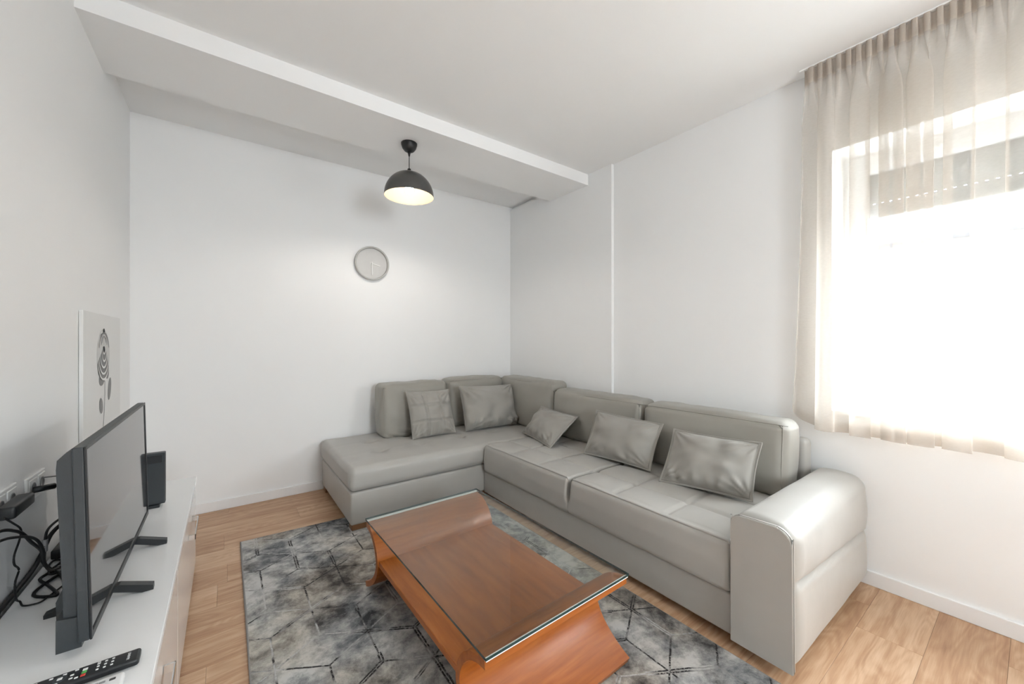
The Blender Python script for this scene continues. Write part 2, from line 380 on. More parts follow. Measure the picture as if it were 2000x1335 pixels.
# neighbouring house outside the side window
nb = thing('neighbouring_house', 'white neighbouring house with grey eave seen through the window', 'building', (8.5, .5, -3))
def npart(name, a, b, m, bev=.02): return bx(name, a, b, m, nb, bev, 2, nb.location)
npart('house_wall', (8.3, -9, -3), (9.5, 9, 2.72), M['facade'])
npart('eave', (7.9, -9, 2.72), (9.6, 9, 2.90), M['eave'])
tag(bx('ground', (XR + .45, -12, -3.2), (14, 12, -3.0), M['paving']), 'pale ground outside between the houses', 'ground', kind='structure')
# ------------------------------------------------------------------ corner sofa
so = thing('corner_sofa', 'grey faux leather corner sofa with chaise along the back wall', 'sofa', (0, 0, 0))
def gauss(d, w): return math.exp(-(d / w) ** 2)
bm_ = .05
rbox('chaise_base', (.655, 2.655, bm_), (2.63, 3.595, .264), .015, M['sofa'], so, .12, 3)
def chaise_d(p, n):
    if n.z > .5:
        d = 0
        for cx in (.95, 1.28, 1.61, 1.94):
            for cyy in (2.97, 3.28): d += .022 * gauss(math.hypot(p.x - cx, p.y - cyy), .045)
        d += .004 * (gauss(p.y - 2.97, .02) + gauss(p.y - 3.28, .02)) * .6
        for cx in (.95, 1.28, 1.61, 1.94): d += .003 * gauss(p.x - cx, .02)
        d += .003 * gauss(p.y - 2.70, .008) + .003 * gauss(p.x - .70, .008)
        p.z -= d * n.z
    p.z += .004 * noise.noise(p * 5) * max(0, n.z); p.y += .003 * noise.noise(p * 4 + Vector((3, 1, 2))) * abs(n.y)
    return p
rbox('chaise_seat', (.642, 2.64, .266), (2.60, 3.595, .428), .045, M['sofa'], so, .025, 5, chaise_d, (.006, .008, .012))
rbox('seat_base', (1.674, .745, .042), (2.62, 2.655, .215), .012, M['sofa'], so, .12, 3)
def seat_d(ya, yb):
    def f(p, n):
        gap = .010
        e = max(0, min(1, (p.z - .285) / .05)) * gap
        if abs(yb - 1.68) < .02 and n.y > .3: p.y -= e * n.y
        if abs(ya - 1.68) < .02 and n.y < -.3: p.y -= e * n.y
        if abs(p.y - 1.68) < .034 and p.x < 1.70 and p.z < .31:      # the front is one piece below the notch
            w = max(0, min(1, (.31 - p.z) / .03)); zz = max(0, .246 - p.z); p.x += w * (min(p.x, 1.652 + .03 - math.sqrt(max(0, .0009 - zz * zz))) - p.x)
        if n.z > .5:
            d = 0
            for cyy in (ya + (yb - ya) / 3, ya + 2 * (yb - ya) / 3): d += .011 * gauss(p.y - cyy, .011) * (1 if p.x > 1.70 else 0)
            for cx in (1.90, 2.14): d += .011 * gauss(p.x - cx, .011)
            d += .004 * gauss(p.x - 1.695, .007)
            uy = ((p.y - ya) / ((yb - ya) / 3)) % 1; ux = ((p.x - 1.66) / .24) % 1
            d -= .009 * math.sin(math.pi * uy) * math.sin(math.pi * ux)
            p.z -= d
        if n.x < -.5: p.x += .010 * max(0, (p.z - .33) / .1) - .004 * math.sin(math.pi * (p.z - .21) / .22)
        p += .003 * noise.noise(p * 6) * n
        return p
    return f
rbox('seat_cushion', (1.652, .748, .216), (2.42, 1.679, .43), .03, M['sofa'], so, .012, 4, seat_d(.748, 1.68), (0, 0, .006))
rbox('seat_cushion', (1.652, 1.681, .216), (2.42, 2.632, .43), .03, M['sofa'], so, .012, 4, seat_d(1.68, 2.632), (0, 0, .006))
# armrest: outline in (y, z), soft crease on the outer side
def arm_d(p, n):
    t = (p.x - 1.65) / 1.0
    if n.z > .2: p.z += .018 * (1 - ((p.y - .645) / .11) ** 2) * n.z if abs(p.y - .645) < .11 else 0
    if n.y < -.3:
        zc = .362 - .075 * t; ed = min(1, max(0, (p.x - 1.66) / .05)) * min(1, max(0, (2.64 - p.x) / .04))
        d = p.z - zc
        p.y += ed * (.020 * gauss(d, .009) - .010 * math.sin(math.pi * max(0, min(1, d / .20))) * (d > 0) - .010 * math.sin(math.pi * max(0, min(1, -d / .30))) * (d < 0))
    p += .002 * noise.noise(p * 6) * n
    return p
rbox('armrest', (1.647, .522, .045), (2.655, .742, .555), .05, M['sofa'], so, .014, 5, arm_d, (0, 0, .004))
fp = []
for i in range(9):
    a = math.pi / 2 * i / 8; fp.append((.702 + .036 * math.cos(a), .522 + .036 * math.sin(a)))
for i in range(9):
    a = math.pi / 2 + math.pi / 2 * i / 8; fp.append((.588 + .060 * math.cos(a), .502 + .060 * math.sin(a)))
outl = [(.738, .05)] + fp + [(.526, .05)]
ft = extrude('armrest_front', outl, 0, 1.640, 1.668, M['sofa'], so, True)
tube('piping', [(1.645, y, z) for y, z in outl], .0032, M['sofa'], ft, 2, 6)
tube('seam', [(1.652, y - .002 if y < .6 else y + .001, z + .0015) for y, z in outl[1:]], .0016, M['seam'], ft, 2, 5)
rbox('back_frame', (2.545, .752, .05), (2.645, 3.59, .715), .03, M['sofa'], so, .15, 4)
rbox('chaise_back_frame', (1.62, 3.535, .05), (2.545, 3.605, .715), .03, M['sofa'], so, .15, 4)
def cush_d(c, tilt, ax, seed, sag=.0, crump=0):
    c = Vector(c)
    def f(p, n):
        q = p - c
        p = p + n * (.010 * noise.noise(q * 4 + Vector((seed, 0, 0))) + .004 * noise.noise(q * 13 + Vector((0, seed, 0))))
        if crump:
            lw = max(0, 1 - (p.z - .43) / .22)
            p += n * crump * (1 if n.y < -.5 else 0) * lw * math.sin((q.z * 1.5 + q.x * .35 + q.y * .3) * 110 + 3 * noise.noise(q * 7)) * .5
        p[ax] += tilt * (p.z - .43)
        if n.z > .3: p.z -= sag * abs(q[1 - ax]) / .4
        return p
    return f
def back_cushion(a, b, tilt, ax, seed, sag=.01, crump=0, bul=.035):
    c = ((a[0] + b[0]) / 2, (a[1] + b[1]) / 2, (a[2] + b[2]) / 2); bu = [.008, .008, .012]; bu[ax] = bul
    o = rbox('back_cushion', a, b, .05, M['cushion'], so, .022, 5, cush_d(c, tilt, ax, seed, sag, crump), bu)
    # seam line round the front panel
    i = 1 - ax; f = a[ax]; pts = []
    lo, hi, zl, zh = a[i] + .018, b[i] - .018, a[2] + .02, b[2] - .018; r = .03
    for (cx, cz, s) in ((hi - r, zl + r, -90), (hi - r, zh - r, 0), (lo + r, zh - r, 90), (lo + r, zl + r, 180)):
        for k in range(5):
            an = math.radians(s + 22.5 * k); q = [0, 0, cz + r * math.sin(an)]; q[i] = cx + r * math.cos(an); q[ax] = f + .010 + tilt * (q[2] - .43); pts.append(tuple(q))
    tube('piping', pts, .0022, M['cushion'], o, 2, 6, True)
    return o
back_cushion((2.315, .782, .425), (2.525, 1.648, .828), .10, 0, 1, .006)
back_cushion((2.315, 1.662, .425), (2.525, 2.575, .828), .10, 0, 2, -.004)
back_cushion((2.325, 2.585, .425), (2.54, 3.42, .885), .06, 0, 3, -.004)
back_cushion((1.705, 3.31, .425), (2.345, 3.53, .895), .05, 1, 4, .004, .004)
back_cushion((1.065, 3.27, .425), (1.69, 3.50, .875), .10, 1, 5, -.012, .009)
for i, (x, y) in enumerate(((.70, 2.70), (.70, 3.54), (1.70, 2.70), (2.50, 3.54))):
    bx('wooden_foot', (x - .035, y - .035, .0 if y > 3 else .013), (x + .06, y + .035, .052), M['foot'], so, .004)
for (x, y) in ((1.74, .60), (2.55, .585), (1.78, 1.7), (2.55, 1.7)):
    lathe('leg', [(.022, 0.0), (.025, .01), (.025, .052)], M['rubber'], so, 16, (x, y, 0))
# ------------------------------------------------------------------ scatter pillows
def pillow(name, label, corners, T, flange=.0, quilt=False, seed=0, wr=.006, group='loose scatter pillows on the corner sofa', soft=2.6):
    TL, TR, BR, BL = [Vector(c) for c in corners]; ctr = (TL + TR + BR + BL) / 4; base = Vector((ctr.x, ctr.y, min(c.z for c in (BL, BR))))
    nrm = (TR - TL + BR - BL).cross(TL - BL + TR - BR).normalized()
    if nrm.dot(Vector((0, 0, H)) - ctr) < 0: nrm = -nrm
    t = thing(name, label, 'pillow', base, 0, group)
    n = 44; vs = []; fs = []; f_ = 1 - flange
    def pos(u, v):
        uu = u * (1 - .045 * (1 - v * v)); vv = v * (1 - .045 * (1 - u * u)); a, b = (uu + 1) / 2, (vv + 1) / 2
        return BL * (1 - a) * (1 - b) + BR * a * (1 - b) + TR * a * b + TL * (1 - a) * b
    def hgt(u, v, sd):
        a, b = min(1, abs(u) / f_), min(1, abs(v) / f_)
        h = T * ((1 - a ** soft) ** .62) * ((1 - b ** soft) ** .62) if a < 1 and b < 1 else 0
        w = noise.noise(Vector((u * 2.2, v * 2.2, seed + sd * 3))) * wr * 1.6
        # folds radiating from the corners and edges
        for cu in (-1, 1):
            for cv in (-1, 1):
                du, dv = u - cu, v - cv; r = math.hypot(du, dv); w += wr * .9 * math.sin(math.atan2(dv, du) * 16 + seed) * math.exp(-(r / .55) ** 2) * min(1, r * 4)
        w += wr * .8 * math.sin(u * 21 + seed + 2 * noise.noise(Vector((u * 3, v * 3, seed)))) * math.exp(-((1 + v) / .35) ** 2)
        h += w * min(1, h / (.4 * T))
        if quilt:
            for q in (-.36, .36): h -= .016 * (gauss(u - q, .03) + gauss(v - q, .03)) * min(1, h / (.3 * T))
        return max(h, 0) + .0022
    sq = lambda i: math.sin(math.pi / 2 * (2 * i / n - 1)) * .55 + (2 * i / n - 1) * .45
    for sd in (1, -1):
        for i in range(n + 1):
            for j in range(n + 1):
                u, v = sq(i), sq(j); vs.append(pos(u, v) + nrm * sd * hgt(u, v, sd) - base)
    K = (n + 1) ** 2
    for sd in range(2):
        for i in range(n):
            for j in range(n):
                q = [sd * K + i * (n + 1) + j, sd * K + (i + 1) * (n + 1) + j, sd * K + (i + 1) * (n + 1) + j + 1, sd * K + i * (n + 1) + j + 1]; fs.append(tuple(q if sd == 0 else q[::-1]))
    ring = [i * (n + 1) for i in range(n + 1)] + [n * (n + 1) + j for j in range(1, n + 1)] + [i * (n + 1) + n for i in range(n - 1, -1, -1)] + [j for j in range(n - 1, 0, -1)]
    for a, b in zip(ring, ring[1:] + ring[:1]): fs.append((a, a + K, b + K, b))
    mesh('pillow_body', vs, fs, M['pillow'], t, True)
    rim = [vs[i] * .5 + vs[i + K] * .5 for i in ring]
    v, f = tubedata(rim, .0035 if flange else .0028, 6, True); mesh('edge_piping', v, f, M['pillow'], t, True)
    if flange:
        st = []
        for e in range(4):
            for k in range(24):
                s = -f_ + 2 * f_ * k / 24; u, v_ = ((s, -f_), (f_, s), (-s, f_), (-f_, -s))[e]; st.append(pos(u, v_) + nrm * .0035 - base)
        v, f = tubedata(st, .0016, 5, True); mesh('stitching', v, f, M['seam'], t, True)
    return t
pillow('scatter_pillow', 'square grey pillow with quilted panel seams on the chaise', ((1.238, 3.205, .825), (1.64, 3.205, .818), (1.655, 3.085, .442), (1.25, 3.085, .440)), .08, 0, True, 1, .012)
pillow('scatter_pillow', 'plump wrinkled grey pillow leaning in the sofa corner', ((1.725, 3.165, .845), (2.315, 3.16, .825), (2.335, 3.07, .436), (1.745, 3.07, .445)), .11, 0, False, 2, .022, soft=3.6)
pillow('scatter_pillow', 'smallest looking grey flanged pillow, tilted on the seat nearest the chaise', ((2.285, 2.657, .672), (2.285, 2.20, .648), (1.985, 2.20, .444), (2.135, 2.74, .444)), .075, .055, False, 3, .012)
pillow('scatter_pillow', 'grey flanged pillow in the middle of the main seat row', ((2.265, 1.993, .735), (2.265, 1.433, .722), (2.13, 1.437, .446), (2.09, 1.958, .446)), .075, .055, False, 4, .011)
pillow('scatter_pillow', 'pale lit grey flanged pillow beside the padded armrest', ((2.235, 1.342, .712), (2.235, .85, .728), (2.12, .849, .452), (2.02, 1.305, .446)), .08, .055, False, 5, .016)
# ------------------------------------------------------------------ rug
rg = thing('area_rug', 'grey marbled rug with geometric line pattern on the floor', 'rug', (0, 0, 0))
RC = [(.075, .42), (1.620, .42), (1.616, 2.865), (.077, 2.938)]
def rq(a, b):
    p = [Vector((*c, 0)) for c in RC]; return p[0] * (1 - a) * (1 - b) + p[1] * a * (1 - b) + p[2] * a * b + p[3] * (1 - a) * b
n = 60; vs = []; fs = []
for i in range(n + 1):
    for j in range(n + 1):
        p = rq(i / n, j / n); p.z = .0115 + .0012 * noise.noise(p * 3); vs.append(p)
for i in range(n):
    for j in range(n): fs.append((i * (n + 1) + j, (i + 1) * (n + 1) + j, (i + 1) * (n + 1) + j + 1, i * (n + 1) + j + 1))
k = len(vs); vs += [rq(0, 0), rq(1, 0), rq(1, 1), rq(0, 1)]; fs.append((k + 3, k + 2, k + 1, k))
mesh('rug_pile', vs, fs, M['rug'], rg, True)
loop = []
for a, b in ((0, 1), (1, 2), (2, 3), (3, 0)):
    for t in range(20): loop.append(Vector((*RC[a], .006)).lerp(Vector((*RC[b], .006)), t / 20))
v, f = tubedata(loop, .006, 8, True); mesh('edge_binding', v, f, M['binding'], rg, True)
# ------------------------------------------------------------------ coffee table
ct = thing('coffee_table', 'orange brown wooden coffee table with scrolled ends and glass top', 'table', (.908, 1.477, .013), math.radians(1.1))
hw, hl = .327, .545
cl_ = [(.538, .319), (.50, .314), (.455, .296), (.415, .262), (.391, .222), (.383, .185), (.392, .145), (.418, .105), (.455, .070), (.50, .040), (.548, .017)]
def scroll(sg):
    P = [Vector((a, b, 0)) for a, b in cl_]; P = smooth_path(P, 4); L = []; R_ = []
    for i, p in enumerate(P):
        t = (P[min(i + 1, len(P) - 1)] - P[max(i - 1, 0)]).normalized(); nn = Vector((-t.y, t.x, 0)); w = .0125
        L.append(p + nn * w); R_.append(p - nn * w)
    pr = [(q.x * sg, max(0, q.y)) for q in L + R_[::-1]]
    return pr if sg > 0 else pr[::-1]
for sg in (1, -1): extrude('scrolled_end', scroll(sg)[::-1], 0, -hw, hw, M['wood'], ct, True)
bx('shelf', (-hw + .006, -.372, .178), (hw - .006, .372, .204), M['woodlong'], ct, .003)
for sg in (1, -1): bx('edge_glint_strip', (-hw, sg * .540 - .006, .3325), (hw, sg * .540 + .006, .3385), M['edge_glint'], ct, .001)  # white strips paint the window reflection along the glass ends
gv = B().box((-hw - .003, -hl - .003, .3385), (hw + .003, hl + .003, .3475))
mesh('glass_top', gv.v, gv.f, [M['tableglass'], M['glassedge']], ct, False, None, [0, 0, 1, 1, 1, 1])
# ------------------------------------------------------------------ television cabinet
cb = thing('tv_cabinet', 'low white television cabinet with chrome handles along the left wall', 'cabinet', (-.315, 1.8, 0))
def cpart(name, a, b, m, par=cb, bev=.002): return bx(name, a, b, m, par, bev, 2, cb.location)
CX0, CX1, CY0, CY1 = -.492, -.135, .80, 2.80
cpart('cabinet_top', (CX0, CY0, .478), (CX1 + .004, CY1, .50), M['cab'])
cpart('carcass', (CX0, CY0 + .004, .03), (CX1 - .02, CY1 - .004, .478), M['cab'])
cpart('plinth', (CX0 + .03, CY0 + .03, 0), (CX1 - .05, CY1 - .03, .03), M['cab'])
for ya, yb, h0, h1 in ((1.792, CY1 - .002, 2.275, 2.515), (CY0 + .002, 1.788, 1.165, 1.405)):
    d = cpart('door', (CX1 - .018, ya, .022), (CX1, yb, .474), M['door'])
    hz = .365
    hb = B(); hb.box((CX1 + .022, h0, hz - .012), (CX1 + .026, h1, hz + .012)); hb.box((CX1, h0, hz - .012), (CX1 + .026, h0 + .005, hz + .012)); hb.box((CX1, h1 - .005, hz - .012), (CX1 + .026, h1, hz + .012))
    hb.build('handle', M['chrome'], d, False, .001, 1, cb.location)
# ------------------------------------------------------------------ television
tv = thing('television', 'black flat screen television on two splayed feet', 'television', (-.262, 1.775, .50))
TW, TZ0, TZ1 = .425, .036, .500
def lean(o):
    for v in o.data.vertices: v.co.x -= .022 * (v.co.z - TZ0)
    return o
def tp(name, a, b, m, bev=.002, par=tv): return lean(bx(name, a, b, m, par, bev))
tp('slim_panel', (-.020, -TW, TZ0), (0, TW, TZ1), M['tvback'], .003)
bz = B(); w = .009
bz.box((0, -TW, TZ0), (.004, -TW + w, TZ1)); bz.box((0, TW - w, TZ0), (.004, TW, TZ1)); bz.box((0, -TW + w, TZ1 - w), (.004, TW - w, TZ1)); bz.box((0, -TW + w, TZ0), (.004, TW - w, TZ0 + .016))
lean(bz.build('bezel', M['black'], tv, False, .001, 1))
tp('screen', (0, -TW + w, TZ0 + .016), (.0015, TW - w, TZ1 - w), M['screen'], 0)
hs = lean(extrude('back_housing', [(-.020, TZ0 + .03), (-.020, TZ1 - .012), (-.030, TZ1 - .014), (-.048, TZ1 - .035), (-.050, TZ1 - .06), (-.050, TZ0 + .10), (-.050, TZ0 + .03)], 1, -TW + .02, TW - .02, M['tvback'], tv)) if False else None
def prism_y(name, prof, ya, yb, m):
    n = len(prof); vs = [Vector((x, ya, z)) for x, z in prof] + [Vector((x, yb, z)) for x, z in prof]
    fs = [tuple(range(n)), tuple(range(2 * n - 1, n - 1, -1))] + [((i + 1) % n, i, n + i, n + (i + 1) % n) for i in range(n)]
    o = mesh(name, vs, fs, m, tv); bm = bmesh.new(); bm.from_mesh(o.data); bmesh.ops.recalc_face_normals(bm, faces=bm.faces[:]); bm.to_mesh(o.data); bm.free(); return lean(o)
prism_y('back_housing', [(-.020, TZ0 + .01), (-.020, TZ1 - .008), (-.030, TZ1 - .010), (-.046, TZ1 - .028), (-.048, TZ1 - .05), (-.044, TZ0 + .14), (-.044, TZ0 + .01)], -TW + .012, TW - .012, M['tvback'])
prism_y('lower_housing', [(-.044, TZ0 - .006), (-.044, TZ0 + .115), (-.060, TZ0 + .105), (-.074, TZ0 + .07), (-.074, TZ0 + .01), (-.068, TZ0 - .006)], -TW + .09, TW - .02, M['tvback'])
prism_y('speaker_box', [(-.014, TZ0 - .012), (-.014, TZ0 + .060), (-.054, TZ0 + .066), (-.056, TZ0 - .012)], -TW + .004, -TW + .09, M['tvback'])
for y in (-.168, .165):
    pr = [(-.135, 0), (-.135, .010), (-.030, .040), (.012, .040), (.085, .014), (.085, 0), (.060, 0), (.0, .022), (-.03, .022), (-.105, 0)]
    prism_y('foot', pr, y - .012, y + .012, M['black'])
# ------------------------------------------------------------------ things on the cabinet
rt = thing('upright_router', 'upright dark grey box standing behind the television', 'router', (-.285, 2.395, .50))
bx('casing', (-.062, -.018, .012), (.062, .018, .245), M['tvback'], rt, .004)
bx('stand', (-.045, -.03, 0), (.045, .03, .014), M['black'], rt, .003)
bx('vent_panel', (-.052, -.0195, .20), (.052, -.017, .235), M['black'], rt, .001)
def remote(name, label, loc, L_, W_, Hh, body):
    r = thing(name, label, 'remote', loc)
    rbox('remote_body', (-L_, -W_ / 2, 0), (0, W_ / 2, Hh), .006, body, r, .02, 3, lambda p, n: Vector((p.x, p.y * (1 if p.z > Hh * .5 else .8), p.z)))
    return r
rm = remote('black_remote', 'black television remote with red and green buttons on the cabinet', (-.162, 1.258, .501), .19, .046, .018, M['black'])
def btn(par, x, y, sx, sy, m, zz, nm='button'): return bx(nm, (x - sx / 2, y - sy / 2, zz), (x + sx / 2, y + sy / 2, zz + .0018), m, par, .0006, 1)
for r_ in range(3):
    for c_ in range(3): btn(rm, -.046 - .0115 * r_, -.010 + .0105 * c_, .0045, .004, M['key'], .0178)
btn(rm, -.0695, .012, .005, .009, M['key'], .0178)
for c_, m in ((-.013, 'red'), (-.003, 'green'), (.006, 'key')): btn(rm, -.090, c_, .008, .007, M[m], .0178)
for x, y in ((-.100, -.014), (-.104, .014), (-.109, -.010), (-.109, .001), (-.122, .012), (-.131, -.012), (-.142, .012), (-.145, -.008), (-.165, .012), (-.165, -.010)): btn(rm, x, y, .006, .004, M['key'], .0178)
lathe('button', [(.011, .0178), (.011, .0192), (.009, .0196), (0, .0196)], M['tvback'], rm, 20, (-.127, 0, 0))
btn(rm, -.127, 0, .008, .007, M['key'], .0188)
tx = D.curves.new('lettering', 'FONT'); tx.body = 'UNIVER'; tx.size = .0075; tx.align_x = 'CENTER'; tx.extrude = .0002; tx.materials.append(M['key'])
to = D.objects.new('lettering', tx); C.objects.link(to); dg = bpy.context.evaluated_depsgraph_get(); me = D.meshes.new_from_object(to.evaluated_get(dg)); D.objects.remove(to)
le = D.objects.new('lettering', me); C.objects.link(le); le.parent = rm; le.location = (-.0165, 0, .0181); le.rotation_euler = (0, 0, math.radians(-90)); tag(le, 'white lettering on the remote')
le.location.x = -.022
rw = remote('white_remote', 'small white remote lying in front of the black remote', (-.180, 1.190, .501), .14, .046, .016, M['white'])
btn(rw, -.018, .006, .010, .006, M['pdark'], .0158); btn(rw, -.034, .006, .010, .006, M['steel'], .0158); btn(rw, -.05, 0, .02, .02, M['steel'], .0158)
ps = thing('charger_block', 'small black charger block lying behind the television', 'charger', (-.455, 2.06, .50))
rbox('block', (-.030, -.045, 0), (.030, .045, .030), .005, M['black'], ps, .03, 2)
tube('lead', [(-.0, .04, .015), (-.01, .09, .012), (-.02, .14, .006)], .003, M['cable'], ps, 5)
# ------------------------------------------------------------------ sockets, plugs and cables on the left wall
def socket(y, z, label):
    t = thing('wall_socket', label, 'socket', (XL, y, z), 0, 'double wall sockets behind the television')
    bx('cover_plate', (0, -.075, -.041), (.009, .075, .041), M['plate'], t, .003)
    for dy in (-.036, .036):
        i = bx('socket_insert', (.006, dy - .031, -.031), (.011, dy + .031, .031), M['plate'], t, .002)
        lathe('socket_well', [(.019, 0), (.019, .001), (.016, .001), (.016, -.004), (0, -.004)], M['greycable'], i, 20)
        w = [c for c in i.children][0]; w.rotation_euler = (0, math.radians(90), 0); w.location = (.0112, dy, 0)
    return t
socket(1.995, .770, 'white double wall socket nearest the back of the television')
socket(1.765, .785, 'white double wall socket with black adapter plugged in')
ad = thing('power_adapter', 'black power adapter plugged into the left wall socket', 'adapter', (-.507, 1.735, .790))
rbox('adapter_body', (.012, -.09, -.020), (.050, .045, .014), .008, M['black'], ad, .03, 3)
bx('adapter_nose', (.016, .045, -.014), (.042, .058, .008), M['black'], ad, .005)
def cable(label, pts, r, m='cable', ends=None):
    b = Vector(pts[0]); t = thing('cable', label, 'cable', b, 0, 'cables hanging and coiled behind the television')
    tube('cord', [Vector(p) - b for p in pts], r, M[m], t, 6, 7)
    if ends:
        a, c, rr, mm = ends; tube('plug', [Vector(a) - b, Vector(c) - b], rr, M[mm], t, 1, 10)
    return t
cable('straight black plug lead running from the socket to the television', [(-.495, 1.955, .765), (-.47, 1.985, .762), (-.42, 2.04, .742), (-.37, 2.06, .72), (-.32, 2.06, .70)], .0048, 'cable', ((-.508, 1.945, .767), (-.468, 1.985, .762), .010, 'black'))
cable('thin grey lead above the black plug lead', [(-.508, 2.03, .785), (-.46, 2.05, .778), (-.40, 2.07, .768), (-.33, 2.10, .75)], .0022, 'greycable')
cable('thin black cord dropping from the adapter to the cabinet top', [(-.47, 1.62, .785), (-.47, 1.673, .752), (-.47, 1.723, .716), (-.47, 1.715, .69), (-.47, 1.681, .661), (-.47, 1.681, .635), (-.47, 1.71, .607), (-.47, 1.685, .58), (-.472, 1.70, .53), (-.475, 1.735, .506), (-.46, 1.705, .504), (-.43, 1.699, .504), (-.418, 1.726, .504), (-.40, 1.78, .504)], .0024)
cable('upper thick black cord sagging from the wall to the coil', [(-.47, 1.40, .80), (-.45, 1.528, .781), (-.45, 1.617, .747), (-.45, 1.667, .718), (-.45, 1.721, .674), (-.45, 1.80, .614), (-.45, 1.81, .577), (-.448, 1.88, .518), (-.43, 1.87, .508), (-.404, 1.809, .508), (-.38, 1.86, .508)], .0042)
cable('lower thick black cord crossing the upper one', [(-.45, 1.40, .785), (-.44, 1.494, .768), (-.44, 1.566, .747), (-.44, 1.665, .709), (-.44, 1.73, .671), (-.44, 1.77, .627), (-.44, 1.778, .594), (-.44, 1.815, .548), (-.44, 1.90, .512), (-.42, 1.95, .51)], .0036)
cable('arched black aerial lead with grey connector behind the television', [(-.315, 2.07, .66), (-.38, 2.03, .672), (-.43, 1.95, .668), (-.45, 1.865, .662), (-.45, 1.828, .637), (-.45, 1.822, .60), (-.46, 1.86, .55), (-.47, 1.93, .51)], .0036, 'cable', ((-.45, 1.826, .638), (-.45, 1.822, .603), .007, 'steel'))
cable('coiled black cord lying on the cabinet behind the television', [(-.40, 1.90, .508), (-.447, 1.875, .507), (-.463, 1.913, .505), (-.475, 1.968, .505), (-.467, 1.996, .505), (-.431, 1.954, .508), (-.419, 1.90, .508), (-.437, 1.88, .506), (-.462, 1.90, .505), (-.44, 1.99, .505), (-.40, 2.02, .505)], .0030)
cable('flat zigzag black cord lying nearest the front of the coil', [(-.40, 1.95, .507), (-.437, 1.93, .506), (-.468, 1.881, .504), (-.467, 1.855, .504), (-.443, 1.813, .504), (-.402, 1.729, .504), (-.411, 1.722, .504), (-.444, 1.742, .504), (-.458, 1.769, .504), (-.45, 1.811, .506), (-.415, 1.901, .508), (-.42, 1.99, .506)], .0042)
cable('thick black cord tucked along the wall behind the cabinet', [(-.503, 1.30, .506), (-.504, 1.70, .506), (-.504, 1.92, .508), (-.500, 2.0, .535), (-.49, 2.06, .58), (-.46, 2.12, .60), (-.40, 2.16, .60), (-.33, 2.16, .60)], .0065)
# ------------------------------------------------------------------ rose canvas
cv = thing('rose_canvas', 'white canvas with a grey rose print on the left wall', 'picture', (XL, 2.86, .98))
bx('stretched_canvas', (.001, -.37, -.40), (.015, .37, .41), M['canvas'], cv, .002)
def flat(name, pts, m, x=.0158, lab=None):
    n = len(pts); o = mesh(name, [(x, y, z) for y, z in pts] + [(x + .0004, y, z) for y, z in pts], [tuple(range(n))[::-1], tuple(range(n, 2 * n))] + [(i, (i + 1) % n, n + (i + 1) % n, n + i) for i in range(n)], m, cv)
    bm = bmesh.new(); bm.from_mesh(o.data); bmesh.ops.recalc_face_normals(bm, faces=bm.faces[:]); bmesh.ops.triangulate(bm, faces=bm.faces[:]); bm.to_mesh(o.data); bm.free()
    return o
def ell(cy_, cz, ry, rz, n=24, rot=0, a0=0, a1=360, w=None):
    o = []
    for i in range(n):
        a = math.radians(a0 + (a1 - a0) * i / (n if a1 - a0 == 360 else n - 1)); y, z = ry * math.cos(a), rz * math.sin(a); c, s = math.cos(rot), math.sin(rot); o.append((cy_ + y * c - z * s, cz + y * s + z * c))
    if w:
        o += [(cy_ + (y - cy_) * (1 - w), cz + (z - cz) * (1 - w)) for y, z in o[::-1]]
    return o
R0y, R0z = -.02, .205
def up(y, z): return (R0y + y, R0z + z)
U = [(.0, .030, .026, .030), (.0, .012, .048, .050), (-.006, -.004, .070, .066), (-.010, -.020, .092, .082), (-.012, -.036, .108, .094)]   # y, z, half width, depth
flat('petal_shade', ell(*up(0, .0), .128, .128), M['plight'], .0154)
def U_arc(u, n=18): return [up(u[0] + u[2] * math.cos(a), u[1] + u[3] * math.sin(a)) for a in [math.radians(185 + 170 * i / (n - 1)) for i in range(n)]]
for i in range(len(U) - 1, 0, -1):
    flat('petal_shade', U_arc(U[i]) + U_arc(U[i - 1])[::-1], M['pgrey'], .0156 + .0002 * (5 - i))
flat('petal_shade', ell(*up(-.03, -.118), .060, .036, 20, .2), M['pgrey'], .0156); flat('petal_shade', ell(*up(.07, -.085), .040, .045, 20, .6), M['pgrey'], .0156)
flat('petal_shade', ell(*up(0, .022), .018, .022), M['pdark'], .0172); flat('petal_shade', ell(*up(.0, .120), .018, .014), M['pdark'], .0172)
for i, u in enumerate(U):
    a_ = U_arc(u); flat('petal_line', a_ + [(y, z + .010) for y, z in a_[::-1]], M['canvas'], .0176 + i * .0003)
for i, (y, z, ry, rz) in enumerate(((0, .035, .060, .060), (.0, .05, .035, .045), (0, .01, .105, .105))):
    flat('petal_line', ell(*up(y, z), ry, rz, 22, 0, 15, 165, .07), M['pgrey'], .0176 + i * .0003)
stem = [(.005, .07), (.007, .0), (-.005, -.07), (-.02, -.13), (-.045, -.22), (-.06, -.30)]
flat('stem', [(y - .003, z) for y, z in stem] + [(y + .003, z) for y, z in stem[::-1]], M['pgrey'])
flat('leaf', ell(.105, .02, .032, .062, 20, -.35), M['pgrey']); flat('leaf', ell(-.07, -.05, .032, .042, 20, .5), M['pgrey'])
